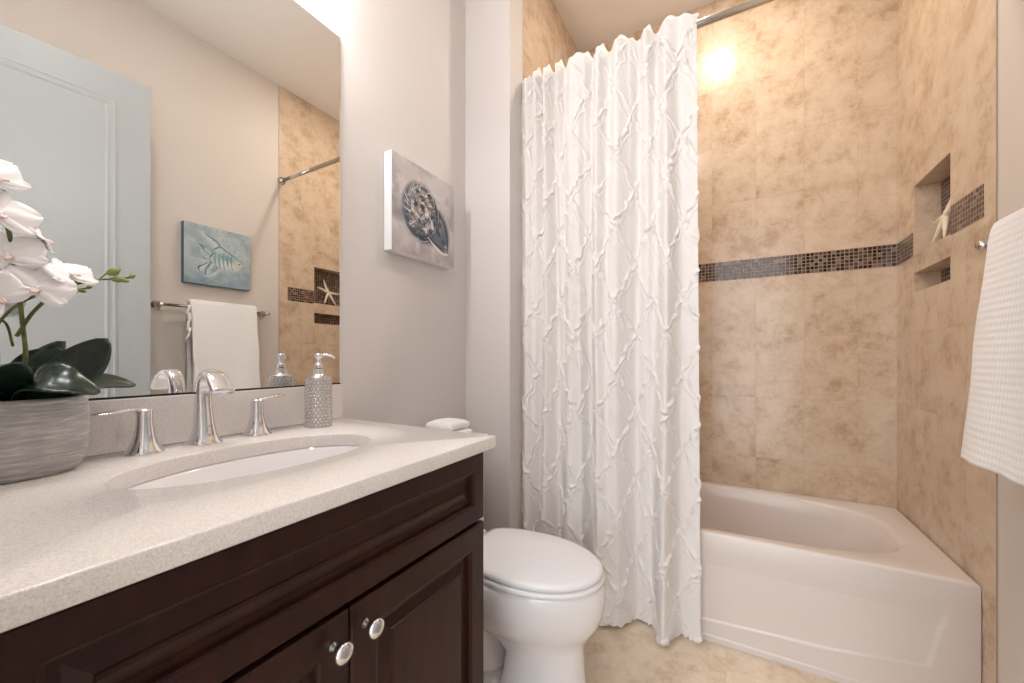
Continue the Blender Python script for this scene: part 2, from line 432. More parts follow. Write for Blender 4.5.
tag(MB().box(.002, .021, -.43, .403, ZC+.0005-.97, 1.026-.97, .0015).build('backsplash', M['quartz'], None, loc=(0, .435, .97)), 'low pale stone backsplash strip along the wall below the mirror', 'backsplash')
# sink
sk = empty('sink', (SX, SY, zb-.001), 0, 'white oval undermount porcelain sink set below the countertop opening', 'sink')
a = MB(); R = []
for k, z in ((.018, 0), (.003, 0), (.001, -.0006), (-.002, -.006), (-.008, -.03), (-.018, -.065), (-.034, -.10), (-.062, -.125), (-.10, -.137), (-.128, -.14)):
    R.append([Vector((p.x-SX, p.y-SY, z)) for p in eln(k, 0)])
R2 = [[Vector((p.x-SX, p.y-SY, z)) for p in eln(k, 0)] for k, z in ((-.122, -.150), (-.09, -.147), (-.05, -.134), (-.02, -.105), (-.004, -.065), (.004, -.02), (.018, -.008))]
a.rings(R2[::1]+R, True, True); a.build('bowl', M['porc'], sk, 'all')
MB().lathe([(0, -.139), (.021, -.139), (.021, -.1365), (.016, -.135), (.0155, -.137), (.008, -.134), (0, -.133)], 24).build('drain', M['chrome'], sk, 'all')
MB().lathe([(0, 0), (.006, 0), (.006, .002), (0, .0022)], 14, M=Matrix.Translation((-SA+.022, 0, -.045)) @ Matrix.Rotation(PI/2-.3, 4, 'Y')).build('overflow_ring', M['chrome'], sk, 'all')

# ------------------------------------------------------------------ faucet (widespread set)
def sweep(path, sec, e=2.6, n=20, up=(0, 1, 0)):
    """path points, (halfwidth along up-axis, halfdepth) per point"""
    pts = [Vector(p) for p in path]; U = Vector(up).normalized(); R = []
    for i, p in enumerate(pts):
        t = (pts[min(i+1, len(pts)-1)]-pts[max(i-1, 0)]).normalized()
        a = (U-t*U.dot(t)).normalized(); b = t.cross(a); w_, d_ = sec[i]
        ring = []
        for k in range(n):
            th = 2*PI*k/n; c, s = math.cos(th), math.sin(th)
            ring.append(p+a*(w_*math.copysign(abs(c)**(2/e), c))+b*(d_*math.copysign(abs(s)**(2/e), s)))
        R.append(ring)
    return MB().rings(R)
def lerp_sec(stops, n):
    out = []
    for i in range(n):
        t = i/(n-1)
        for (t0, v0), (t1, v1) in zip(stops, stops[1:]):
            if t <= t1+1e-9:
                k = (t-t0)/(t1-t0); out.append(tuple(x*(1-k)+y*k for x, y in zip(v0, v1))); break
    return out
FX = .077
fa = empty('faucet', (FX, .434, ZC), 0, 'polished chrome widespread faucet with arched spout and two flared lever handles', 'faucet')
path = bez([(0, 0, .0), (0, 0, .03), (-.003, 0, .07), (-.004, 0, .110), (.004, 0, .141), (.026, 0, .157), (.054, 0, .149), (.086, 0, .119)], 8)
sec = lerp_sec([(0, (.031, .031)), (.02, (.031, .030)), (.04, (.0275, .027)), (.10, (.0225, .0215)), (.20, (.0185, .017)), (.32, (.016, .0145)), (.48, (.015, .0125)), (.62, (.0155, .010)), (.75, (.018, .0088)), (.88, (.0210, .0085)), (1, (.0225, .0080))], len(path))
sp = sweep(path, sec, 3.0, 28).build('spout', M['chrome'], fa, 'all')
MB().tube([(-.020, 0, .020), (-.020, 0, .078)], .0022, 8).lathe([(0, 0), (.004, .001), (.0045, .004), (.003, .008), (0, .009)], 12, c=(-.020, 0, .077)).build('pull_rod', M['chrome'], fa, 'all')
def handle(dy, s, lift, yaw):
    prof = [(0, 0), (.0300, 0), (.0304, .003), (.0272, .008), (.0200, .022), (.0160, .038), (.0135, .056), (.0126, .070), (.0132, .084), (.0115, .089), (0, .090)]
    R = [superell(0, dy, r*1.0, r*1.0, 2.5, 28, z) for r, z in prof[1:-1]]
    h = MB().rings(R).build('handle', M['chrome'], fa, 'all')
    pts = bez([(0, dy, .083), (.001*0, dy+s*.012, .0885), (math.sin(yaw)*.03, dy+s*.032, .0905), (math.sin(yaw)*.052, dy+s*.056, .089+lift*.6), (math.sin(yaw)*.07, dy+s*.080, .088+lift)], 5)
    sc = lerp_sec([(0, (.0105, .0065)), (.25, (.0088, .0048)), (.55, (.0112, .0040)), (.85, (.0135, .0034)), (1, (.0095, .0016))], len(pts))
    l = sweep(pts, sc, 2.2, 18, up=(1, 0, 0)).build('lever', M['chrome'], h, 'all')
handle(-.103, -1, .0, .35); handle(.113, 1, .006, -.25)

# ------------------------------------------------------------------ soap dispenser
SDX, SDY = .098, .700
sd = empty('soap_dispenser', (SDX, SDY, ZC), 0, 'silver brick-textured soap dispenser with chrome pump at the right end of the counter', 'soap dispenser')
h_, rr_ = .138, .0350
zz, tt = np.meshgrid(np.linspace(0, h_, 160), np.linspace(0, 2*PI, 241), indexing='ij')
rows = 15; rv = zz/h_*rows; ri = np.floor(rv); cu = tt/(2*PI)*20+.5*(ri % 2); 
fv = np.minimum(rv-ri, 1-(rv-ri))*2; fu = np.minimum(cu % 1, 1-cu % 1)*2
bmpv = np.clip(fv*2.2, 0, 1)*np.clip(fu*2.6, 0, 1)
rad = rr_-.0030+.0032*bmpv; rad[zz < .003] = rr_; rad[zz > h_-.003] = rr_-.001
me = grid_mesh('bottle', rad*np.cos(tt), rad*np.sin(tt), zz)
bo = link('bottle', me, M['silver'], sd, 'all')
MB().lathe([(0, h_-.001), (rr_-.001, h_-.001), (rr_-.003, h_+.002), (.017, h_+.005), (.016, h_+.012), (.0115, h_+.022), (.0105, h_+.027), (0, h_+.027)], 28).build('shoulder', M['silver'], sd, 'all')
MB().lathe([(0, 0.0005), (rr_-.0035, .0005), (rr_-.0035, .002), (0, .002)], 28).build('base', M['silver'], sd, 'all')
a = MB().lathe([(0, h_+.024), (.0115, h_+.024), (.0115, h_+.036), (.0085, h_+.038), (.0062, h_+.040), (.0062, h_+.052), (.011, h_+.056), (.0115, h_+.062), (.008, h_+.067), (0, h_+.068)], 24)
a.tube(bez([(0, 0, h_+.061), (.014, .014, h_+.062), (.026, .026, h_+.058), (.029, .029, h_+.052)], 5), [.0042]*10+[.0034]*6, 10)
a.build('pump', M['chrome'], sd, 'all')

# ------------------------------------------------------------------ mirror
mi = empty('wall_mirror', (.0, .44, 1.0275), 0, 'large frameless wall mirror standing on the stone backsplash', 'mirror')
my0, my1, mz = .004-.44, .839-.44, 1.117
MB().box(.001, .006, my0, my1, 0, mz).build('backing', M['glassedge'], mi)
MB().box(.001, .0098, my0, my1, -.0012, .0022).build('bottom_channel', M['dark'], mi)
a = MB(); bv = .014
R = [[Vector((x, y0_, z0_)) for y0_, z0_ in ((my0+k, k), (my1-k, k), (my1-k, mz-k), (my0+k, mz-k))] for k, x in ((0, .0062), (.0, .0072), (.003, .0080))]
a.rings(R, True, True); a.build('silvered_glass', M['mirror'], mi)

# ------------------------------------------------------------------ painter for the two canvases
def fbm(shape, cells, seed, octv=5):
    r = np.random.default_rng(seed); out = np.zeros(shape); amp = 1; tot = 0
    for o_ in range(octv):
        c = cells*2**o_; g = r.random((c+2, c+2))
        yy = np.linspace(0, c, shape[0]); xx = np.linspace(0, c, shape[1])
        yi = yy.astype(int); xi = xx.astype(int); fy = (yy-yi)[:, None]; fx = (xx-xi)[None, :]
        fy = fy*fy*(3-2*fy); fx = fx*fx*(3-2*fx)
        v = g[np.ix_(yi, xi)]*(1-fy)*(1-fx)+g[np.ix_(yi+1, xi)]*fy*(1-fx)+g[np.ix_(yi, xi+1)]*(1-fy)*fx+g[np.ix_(yi+1, xi+1)]*fy*fx
        out += v*amp; tot += amp; amp *= .55
    return out/tot
class Pic:
    def __init__(s, n, bg): s.n = n; s.c = np.ones((n, n, 3))*np.array(bg)/255; s.v, s.u = np.meshgrid(np.linspace(1, 0, n), np.linspace(0, 1, n), indexing='ij'); s.v = 1-s.v  # v down in picture = 0 at top
    def blend(s, m, col): m = np.clip(m, 0, 1)[..., None]; s.c = s.c*(1-m)+np.array(col)/255*m
    def stroke(s, pts, wd, col, al=1.0, jit=0):
        pts = [(p.x, p.y) for p in bez([(a_, b_, 0) for a_, b_ in pts], 8)]
        d = np.full((s.n, s.n), 9.0); k = np.zeros_like(d)
        for i, ((x0, y0), (x1, y1)) in enumerate(zip(pts, pts[1:])):
            dx, dy = x1-x0, y1-y0; l2 = dx*dx+dy*dy+1e-9
            t = np.clip(((s.u-x0)*dx+(s.v-y0)*dy)/l2, 0, 1); dd = np.hypot(s.u-x0-t*dx, s.v-y0-t*dy)
            wl = wd*(1-.65*abs(2*(i+t)/len(pts)-1)); d = np.minimum(d, dd/np.maximum(wl, 1e-4))
        s.blend(al*np.clip((1.25-d)*2.2, 0, 1)*(1-jit+jit*fbm((s.n, s.n), 24, int(pts[0][0]*997)+3, 3)*1.6), col)
    def ell(s, cx, cy, a, b, rot, col, al=1, soft=.15, tex=None):
        c, q = math.cos(rot), math.sin(rot); X_ = (s.u-cx)*c+(s.v-cy)*q; Y_ = -(s.u-cx)*q+(s.v-cy)*c
        m = np.clip((1-np.hypot(X_/a, Y_/b))/soft, 0, 1)*al
        if tex is not None: m = m*tex
        s.blend(m, col)
    def lin(s): c = np.clip(s.c, 0, 1); return np.where(c <= .04045, c/12.92, ((c+.055)/1.055)**2.4)
NP = 220
# --- fish
P1 = Pic(NP, (172, 184, 187)); f1, f2, f3 = fbm((NP, NP), 4, 1), fbm((NP, NP), 9, 2), fbm((NP, NP), 26, 3)
P1.blend((f1-.45)*2.6, (116, 144, 154)); P1.blend((f2-.52)*4, (188, 196, 196)); P1.blend((f3-.60)*2, (110, 134, 144)); P1.blend((f1-.5)*3*(1-P1.v), (170, 176, 172))
P1.blend((P1.v-.62)*1.3*f2*1.5, (96, 116, 140))
for k in range(26):
    x = RNG.random(); y = .1+.85*RNG.random(); P1.stroke([(x, y), (x+.03*RNG.standard_normal(), y+.10), (x+.05*RNG.standard_normal(), y+.2)], .006, [(200, 208, 208), (80, 108, 126), (120, 150, 160)][k % 3], .5, .6)
bodyc = (176, 196, 192)
for pts, wd_ in (([(.50, .42), (.42, .30), (.31, .15)], .055), ([(.56, .40), (.47, .28), (.36, .17)], .05), ([(.42, .52), (.32, .44), (.21, .33)], .05), ([(.42, .6), (.3, .68), (.2, .78)], .055), ([(.40, .64), (.34, .76), (.30, .86)], .04), ([(.52, .70), (.44, .80), (.34, .86)], .035)):
    P1.stroke(pts, wd_, (186, 202, 204), .7, .5)
P1.ell(.60, .55, .30, .18, .10, bodyc, .95, .3); P1.ell(.62, .61, .23, .09, .12, (226, 220, 208), .7, .6); P1.ell(.60, .48, .2, .07, .1, (110, 150, 158), .6, .6)
P1.ell(.81, .58, .085, .07, .15, (204, 188, 172), .8, .4)
for i, x in enumerate((.43, .49, .555, .62, .68)): P1.stroke([(x+.02, .41), (x+.005, .5), (x+.012, .60), (x+.03, .69)], .016, (78, 116, 126), .6, .9)
for pts in ([(.40, .42), (.44, .36), (.5, .30), (.42, .2), (.30, .14)], [(.30, .12), (.35, .17), (.40, .20), (.47, .26)], [(.42, .36), (.52, .31), (.62, .37), (.74, .44), (.88, .54)],
            [(.40, .62), (.36, .54), (.40, .46), (.43, .42)], [(.40, .5), (.30, .44), (.24, .36), (.2, .32)], [(.20, .32), (.25, .34), (.30, .38)],
            [(.38, .58), (.28, .66), (.2, .72), (.22, .8)], [(.38, .60), (.31, .72), (.30, .84)], [(.33, .72), (.36, .64), (.38, .60)], [(.52, .34), (.5, .26), (.44, .2)]):
    P1.stroke(pts, .010, (44, 58, 68), .75, .9)
for pts in ([(.38, .55), (.28, .5), (.22, .42)], [(.38, .57), (.28, .60), (.2, .58)], [(.37, .6), (.27, .7), (.22, .78)], [(.45, .34), (.42, .25), (.36, .18)], [(.5, .33), (.48, .27), (.44, .22)], [(.5, .70), (.44, .78), (.36, .84)]):
    P1.stroke(pts, .018, (202, 212, 212), .6, .4)
P1.ell(.815, .55, .028, .026, 0, (238, 232, 220), 1, .3); P1.ell(.818, .551, .017, .017, 0, (20, 22, 26), 1, .3); P1.stroke([(.90, .58), (.87, .62), (.84, .64)], .007, (170, 120, 104), .9)
# --- shell
P2 = Pic(NP, (192, 186, 185)); g1, g2, g3 = fbm((NP, NP), 3, 11), fbm((NP, NP), 8, 12), fbm((NP, NP), 24, 13)
P2.blend((g1-.45)*3, (150, 146, 148)); P2.blend((g2-.54)*4, (206, 200, 198)); P2.blend((P2.v-.6)*1.2*(g1+.2), (154, 140, 138)); P2.ell(.18, .60, .3, .10, -.1, (88, 92, 102), .7, .8, np.clip(g2*1.6, 0, 1))
P2.ell(.46, .72, .30, .13, .1, (86, 80, 84), .8, .6, np.clip(g2*1.8, 0, 1))
P2.ell(.73, .63, .19, .28, -.25, (98, 106, 116), 1, .25); P2.ell(.72, .52, .12, .16, -.4, (150, 138, 134), .8, .5, np.clip(g3*1.8, 0, 1))
P2.ell(.43, .50, .31, .345, -.2, (74, 82, 94), 1, .18); P2.ell(.43, .46, .26, .29, -.2, (148, 142, 138), .95, .25)
P2.ell(.43, .42, .16, .2, -.2, (166, 148, 134), .9, .4); P2.blend(np.clip((g3-.5)*6, 0, 1)*np.clip((1-np.hypot((P2.u-.45)/.3, (P2.v-.5)/.33))*5, 0, 1), (212, 212, 214))
P2.blend(np.clip((fbm((NP, NP), 18, 15)-.52)*7, 0, 1)*np.clip((1-np.hypot((P2.u-.48)/.33, (P2.v-.52)/.33))*5, 0, 1), (58, 64, 76))
th = np.linspace(0, 4.6*PI, 60)
for off, col, wd in ((0, (34, 38, 46), .013), (.02, (206, 204, 204), .009), (-.018, (98, 106, 118), .012)):
    for i in range(0, 56, 4):
        jr = .022*math.sin(i*2.3+off*90); seg = [(.43+(.04+.26*(t/(4.6*PI))+off+jr)*math.cos(t+1), .46+(.05+.29*(t/(4.6*PI))+off+jr)*math.sin(t+1)) for t in th[i:i+6]]
        P2.stroke(seg, wd, col, .6, .9)
for k in range(40):
    t = RNG.random()*2*PI; r0 = .10+.1*RNG.random(); P2.stroke([(.43+r0*math.cos(t), .46+r0*1.1*math.sin(t)), (.43+(r0+.05)*math.cos(t+.1), .46+(r0+.05)*1.1*math.sin(t+.1)), (.43+(r0+.09)*math.cos(t+.25), .46+(r0+.09)*1.1*math.sin(t+.25))], .006, [(226, 222, 220), (48, 52, 60), (150, 116, 96)][k % 3], .8, .4)
P2.stroke([(.66, .36), (.80, .5), (.87, .66), (.88, .84)], .014, (52, 56, 64), .8, .4); P2.stroke([(.54, .74), (.66, .82), (.78, .87), (.88, .86)], .02, (228, 220, 216), .95, .2); P2.stroke([(.52, .72), (.64, .78), (.78, .82)], .014, (70, 52, 48), .9, .3)
P2.ell(.80, .73, .05, .04, 0, (60, 84, 96), .8, .5); P2.ell(.84, .78, .02, .02, 0, (214, 210, 206), .8, .5); P2.stroke([(.36, .22), (.38, .14), (.41, .2)], .01, (224, 206, 190), .7)
def painting(name, pic, x, y0, y1, z0, z1, facing, label, th):
    """facing +1: hangs on left wall looking +x; -1: right wall looking -x"""
    e = empty(name, (x, (y0+y1)/2, z0), 0, label, 'painting')
    hh, hw = z1-z0, (y1-y0)/2; n = NP
    vv, uu = np.meshgrid(np.linspace(0, 1, n), np.linspace(0, 1, n), indexing='ij')  # vv down
    Yg = (-hw+.001+uu*(2*hw-.002)); Zg = hh-.001-vv*(hh-.002)
    Xg = np.full_like(Yg, facing*(th+.0006))
    c = pic.lin()
    if facing == -1: Yg = -Yg
    me = grid_mesh('painted_front', Xg, Yg, Zg, c)
    link('painted_front', me, M['canvas'], e)
    a = MB(); xs = sorted((facing*.002, facing*th)); a.box(xs[0], xs[1], -hw, hw, 0, hh, .0015)
    return e, a
e1, a = painting('painting', P2, 0, 1.026, 1.389, 1.502, 1.862, 1, 'square canvas of a grey spiral shell hanging on the wall right of the mirror', .040)
a.build('canvas_box', M['canvas_edge'], e1)
# seen in the mirror the fish canvas hangs on the opposite wall; its head points to the shower (+y)
P1f = Pic(NP, (0, 0, 0)); P1f.c = P1.c[:, ::-1]
e2, a = painting('painting', P1f, W+.003, 1.080, 1.449, 1.560, 1.922, -1, 'square blue canvas of a striped fish hanging above the towel bar, seen in the mirror', .035)
a.build('canvas_box', NT('blue_canvas_edge', rough=.6, color=srgb(92, 116, 126)).m, e2)

# ------------------------------------------------------------------ towel bar + towel
BX, BZ = 1.705, 1.412
tb = empty('towel_bar', (W+.003, 1.25, BZ), 0, 'brushed nickel towel bar on the right wall behind the hanging towel', 'towel bar')
wx = 0.0
MB().tube([(BX-W-.003, -.284, 0), (BX-W-.003, .284, 0)], .0095, 16).build('bar', M['nickel'], tb, 'all')
for s in (-1, 1):
    a = MB().lathe([(0, 0), (.024, 0), (.024, .006), (.016, .010), (.012, .016), (.0105, .055), (.013, .060), (.0135, .082), (.009, .086), (0, .087)], 24, M=Matrix.Translation((0, s*.288, 0)) @ Matrix.Rotation(-PI/2, 4, 'Y'))
    a.build('bracket', M['nickel'], tb, 'all')
def towel_sheet():
    # closed thick profile draped over the bar, extruded along y, folds flare at the bottom
    ys = np.linspace(-.180, .180, 90); prof = []
    zt = BZ+.0
    outer = [(1.623, .852), (1.628, .90), (1.640, 1.05), (1.652, 1.20), (1.664, 1.32), (1.674, 1.40), (1.682, 1.440), (1.694, 1.455), (1.710, 1.457), (1.724, 1.445), (1.733, 1.41), (1.738, 1.32), (1.740, 1.15), (1.742, 1.0), (1.744, .90)]
    inner = [(1.728, .898), (1.728, 1.0), (1.728, 1.2), (1.725, 1.35), (1.718, 1.418), (1.705, 1.428), (1.692, 1.420), (1.684, 1.36), (1.678, 1.22), (1.668, 1.05), (1.656, .90), (1.650, .850)]
    P_ = [(p.x, p.y) for p in bez([(x, z, 0) for x, z in outer+inner], 5)]
    P_ = np.array(P_+[P_[0]]); nP = len(P_)
    X_ = np.repeat(P_[:, 0][:, None], 90, 1); Z_ = np.repeat(P_[:, 1][:, None], 90, 1); Y_ = np.repeat(ys[None], nP, 0)
    drop = np.clip((1.43-Z_)/.55, 0, 1)
    X_ = X_+drop*.0035*np.sin(Y_*38+1)*(X_ < 1.70)
    rib = .0004*np.sin(Z_*2*PI/.017)*(X_ < 1.69)
    X_ = X_-rib
    e = np.clip((np.abs(Y_)-.176)/.010, 0, 1); X_ = X_*(1-.25*e)+(1.66+.03*(1.45-Z_)*0+.02)*.25*e*1.0 if False else X_
    Y_ = Y_*(1+.015*drop)+.004*np.sin(Z_*23)*Y_/.18
    Z_ = Z_+.001*np.sin(Y_*45)*(Z_ < .95)
    return X_, Y_+1.277, Z_
X_, Y_, Z_ = towel_sheet()
tw = empty('hanging_towel', (BX, 1.277, .85), 0, 'white ribbed towel draped over the towel bar at the right edge', 'towel')
me = grid_mesh('towel_cloth', X_-BX, Y_-1.277, Z_-.85)
bm = bmesh.new(); bm.from_mesh(me); bmesh.ops.remove_doubles(bm, verts=bm.verts, dist=1e-5)
bmesh.ops.holes_fill(bm, edges=[e for e in bm.edges if e.is_boundary], sides=0); bmesh.ops.recalc_face_normals(bm, faces=bm.faces); bm.to_mesh(me); bm.free()
link('towel_cloth', me, M['towel'], tw, 'all')
# the gathered ruffle tied at the towel's near edge (shows in the mirror)
a = MB()
for k in range(7):
    z = .565-k*.022; y = -.192-.006*math.sin(k*1.7)
    pts = bez([(-.030, y, z), (-.05, y-.010, z-.012), (-.045, y-.012, z-.030), (-.025, y-.002, z-.028), (-.030, y, z-.006)], 5)
    a.tube(pts, .0065, 8)
pts = bez([(-.03, -.190, .42), (-.05, -.205, .39), (-.045, -.215, .365), (-.02, -.205, .362), (-.02, -.192, .40), (-.03, -.19, .42)], 5); a.tube(pts, .006, 8)
a.build('ruffled_edge', M['terry'], tw, 'all')

# ------------------------------------------------------------------ shower rod + curtain
RY, RZ = 1.676, 2.393
rod = empty('shower_rod', ((XL+W)/2, RY, RZ), 0, 'straight nickel shower rod across the tub alcove', 'shower rod')
hw = (W-XL)/2
MB().tube([(-hw+.003, 0, 0), (.42, 0, 0)], .0140, 20).tube([(.42, 0, 0), (hw-.003, 0, 0)], .0122, 20).build('pole', M['nickel'], rod, 'all')
for s in (-1, 1):
    MB().lathe([(0, 0), (.027, 0), (.027, .006), (.019, .012), (.0165, .03), (0, .03)], 24, M=Matrix.Translation((s*(hw-.0005), 0, 0)) @ Matrix.Rotation(-s*PI/2, 4, 'Y')).build('end_flange', M['nickel'], rod, 'all')
def curtain():
    nx, nz = 620, 1000
    z0, z1 = .014, 2.458
    s = np.linspace(0, 1, nx)[None, :]; z = np.linspace(z0, z1, nz)[:, None]
    t = (z1-z)/(z1-z0)                                  # 0 top -> 1 bottom
    xl = .247-.012*t; xr = .992+.012*t
    X0 = xl+(xr-xl)*s+0*z
    # bottom folds: key offsets (x fraction, y)
    kb = np.array([(0, 1.660), (.055, 1.622), (.115, 1.685), (.175, 1.625), (.245, 1.695), (.315, 1.612), (.385, 1.640), (.425, 1.700), (.50, 1.592), (.60, 1.612), (.69, 1.702), (.765, 1.690), (.845, 1.592), (.915, 1.690), (1.0, 1.672)])
    kt = np.array([(0, 1.655), (.035, 1.648), (.07, 1.662), (.10, 1.640), (.14, 1.664), (.17, 1.641), (.215, 1.666), (.255, 1.640), (.29, 1.662), (.35, 1.641), (.42, 1.645), (.455, 1.664), (.50, 1.642), (.545, 1.665), (.60, 1.640), (.66, 1.650), (.70, 1.664), (.75, 1.640), (.80, 1.664), (.86, 1.641), (.93, 1.646), (1, 1.652)])
    def ci(k, s_):
        x = s_.ravel(); i = np.clip(np.searchsorted(k[:, 0], x, side='right')-1, 0, len(k)-2)
        f = (x-k[i, 0])/(k[i+1, 0]-k[i, 0]); f = f*f*(3-2*f); return (k[i, 1]*(1-f)+k[i+1, 1]*f)[None, :]
    sw = s+.008*np.sin(z*2.1+s*9)*np.minimum(1, 4*s*(1-s)*2)   # folds wander a little
    Yb = np.interp(sw.ravel(), np.linspace(0, 1, 2000), ci(kb, np.linspace(0, 1, 2000)[None])[0]).reshape(sw.shape)
    Yt = np.interp(sw.ravel(), np.linspace(0, 1, 2000), ci(kt, np.linspace(0, 1, 2000)[None])[0]).reshape(sw.shape)
    Yt = 1.630+(Yt-1.652)*2.4; Yb = 1.652+(Yb-1.652)*1.08
    wb = np.clip(t*1.25, 0, 1)**.8
    wb = .15*np.clip(t*9, 0, 1)+.85*np.clip(t*.95, 0, 1)**.9
    Y0 = Yt*(1-wb)+Yb*wb
    # header: above the rod the cloth pinches into little ruffle peaks
    hd = np.clip((z-2.405)/.043, 0, 1)
    Y0 = Y0*(1-hd)+(RY-.008+.35*(Yt-1.632))*hd
    peaks = np.clip((1.654-Yt)/.044, 0, 1)**1.6*(.70+.30*np.sin(s*37+1)**2)
    Z0 = z-(1-peaks)*hd*.040
    # arc-length cloth coordinate for the ruched lattice
    dy = np.diff(Y0, axis=1, prepend=Y0[:, :1]); dx = np.diff(X0, axis=1, prepend=X0[:, :1])
    Sc = np.cumsum(np.hypot(dx, dy), axis=1); Sc = Sc-Sc[:, nx//2:nx//2+1]
    N1 = fbm((nz, nx), 10, 31, 4)-.5; N2 = fbm((nz, nx), 14, 32, 4)-.5; N3 = fbm((nz, nx), 60, 33, 3)-.5
    p, qz = .185, .300
    A = (Sc+.035*N1)/p; B = (z+.06*N2)/qz
    wig = .05*np.sin(2*PI*(z/.075)+8*N1)+.04*np.sin(2*PI*(Sc/.055+z/.09)+6*N2)
    def ridge(c, wd):
        wd = wd*.80
        d = np.abs(c-np.round(c)); return np.exp(-(d/wd)**2)
    r1 = ridge(A+B+wig*.55, .055); r2 = ridge(A-B+wig*.5+.02*N3, .055)
    r1b = ridge(A+B+wig*.55+.13+.1*N3, .03); r2b = ridge(A-B+wig*.5-.13+.1*N3, .03)
    dash = .35+.65*np.clip(1.6*np.sin(2*PI*(z/.058+Sc/.13)+9*N1)+.7, 0, 1)
    r3 = ridge((Sc+.03*N2)/.062+z/.10+.05*np.sin(z*90), .10)*np.clip(fbm((nz, nx), 22, 35, 2)*6-3.0, 0, 1)
    hgt = .0026*r3+.0080*np.maximum(r1*dash, r2*np.roll(dash, 40, 0))+.0030*np.maximum(r1b, r2b)+.0016*N3+.0012*N1*4
    fade = np.clip((2.40-z)/.03, 0, 1)
    hgt = hgt*(.25+.75*fade)
    tx = np.gradient(X0, axis=1); ty = np.gradient(Y0, axis=1); L_ = np.hypot(tx, ty)+1e-9
    nxn, nyn = ty/L_, -tx/L_                          # faces -y (the room)
    Xc = X0+nxn*hgt; Yc = Y0+nyn*hgt
    # edge tufts and ragged hem
    hem = np.clip((.05-(z-z0))/.05, 0, 1)
    Z0 = Z0+hem*(.012*N3+.004*np.sin(Sc*2*PI/.043+22*N1)+.010*N2)
    edge = np.clip((s-.985)/.015, 0, 1)+0*z; Xc = Xc+edge*.006*np.clip(r1+r2, 0, 1)
    edge0 = np.clip((.015-s)/.015, 0, 1)+0*z; Xc = Xc-edge0*.004*np.clip(r1+r2, 0, 1)
    return Xc, Yc, Z0, N1
Xc, Yc, Zc, N1 = curtain()
cu = empty('shower_curtain', (.62, 1.655, .01), 0, 'white shower curtain with ruched diamond texture hanging at the tub', 'shower curtain')
me = grid_mesh('curtain_cloth', Xc-.62, Yc-1.655, Zc-.01)
o = link('curtain_cloth', me, M['curtain'], cu, 'all')
mod = o.modifiers.new('thickness', 'SOLIDIFY'); mod.thickness = .0012; mod.offset = -1
# rod pocket behind the header
ns = 300; s = np.linspace(0, 1, ns)[None, :]; q_ = np.linspace(0, 1, 14)[:, None]
Xp = .250+.74*s+0*q_; Zp = 2.425-.075*q_-.012*(1-(.5+.5*np.cos(2*PI*s*15.5)))*(1-q_); Yp = RY+.002+.019*np.clip(q_*3, 0, 1)+.004*np.sin(2*PI*s*17+1)*np.clip(q_*3, 0, 1)
link('rod_pocket', grid_mesh('rod_pocket', Xp-.62, Yp-1.655, Zp-.01), M['curtain'], cu, 'all')

# ------------------------------------------------------------------ bathtub
TX0, TX1, TY0, TY1, TZ = XL+.002, W-.002, 1.733, D-.003, .424
tub = empty('bathtub', ((TX0+TX1)/2, (TY0+TY1)/2, 0), 0, 'cream-white alcove bathtub with panelled apron below the tiled wall', 'bathtub')
tcx, tcy = (TX0+TX1)/2, (TY0+TY1)/2
n = 200
def trect(ins, z): 
    x0, x1, y0, y1 = TX0+ins, TX1-ins, TY0+ins, TY1-ins
    r = snap_corners(ring_rect(x0, x1, y0, y1, tcx, tcy, n, z), x0, x1, y0, y1); return [Vector((p.x-tcx, p.y-tcy, z)) for p in r]
def tin(xa, xb, ya, yb, e, z):
    cx_, cy_, a_, b_ = (xa+xb)/2, (ya+yb)/2, (xb-xa)/2, (yb-ya)/2; out = []
    for i in range(n):
        t = 2*PI*i/n; 
        # true-angle about tub centre mapped to the basin's own centre
        c, s_ = math.cos(t), math.sin(t); r = (abs(c/a_)**e+abs(s_/b_)**e)**(-1/e); out.append(Vector((cx_+r*c-tcx, cy_+r*s_-tcy, z)))
    return out
xa, xb, ya, yb = .32, 1.665, TY0+.055, TY1-.052
R = [trect(.0, .35), trect(0, TZ-.010), trect(.002, TZ-.004), trect(.007, TZ-.0005), trect(.014, TZ),
     tin(xa-.012, xb+.012, ya-.012, yb+.012, 3.2, TZ-.001), tin(xa, xb, ya, yb, 3.2, TZ-.006), tin(xa+.006, xb-.012, ya+.006, yb-.006, 3.2, TZ-.016),
     tin(xa+.014, xb-.04, ya+.014, yb-.012, 3.2, TZ-.07), tin(xa+.03, xb-.10, ya+.03, yb-.03, 3.0, TZ-.20), tin(xa+.05, xb-.17, ya+.055, yb-.055, 2.9, TZ-.30),
     tin(xa+.10, xb-.25, ya+.10, yb-.10, 2.6, TZ-.345), tin(xa+.2, xb-.4, ya+.18, yb-.18, 2.3, TZ-.352)]
a = MB().rings(R, False, True); a.build('basin', M['tub'], tub, True)
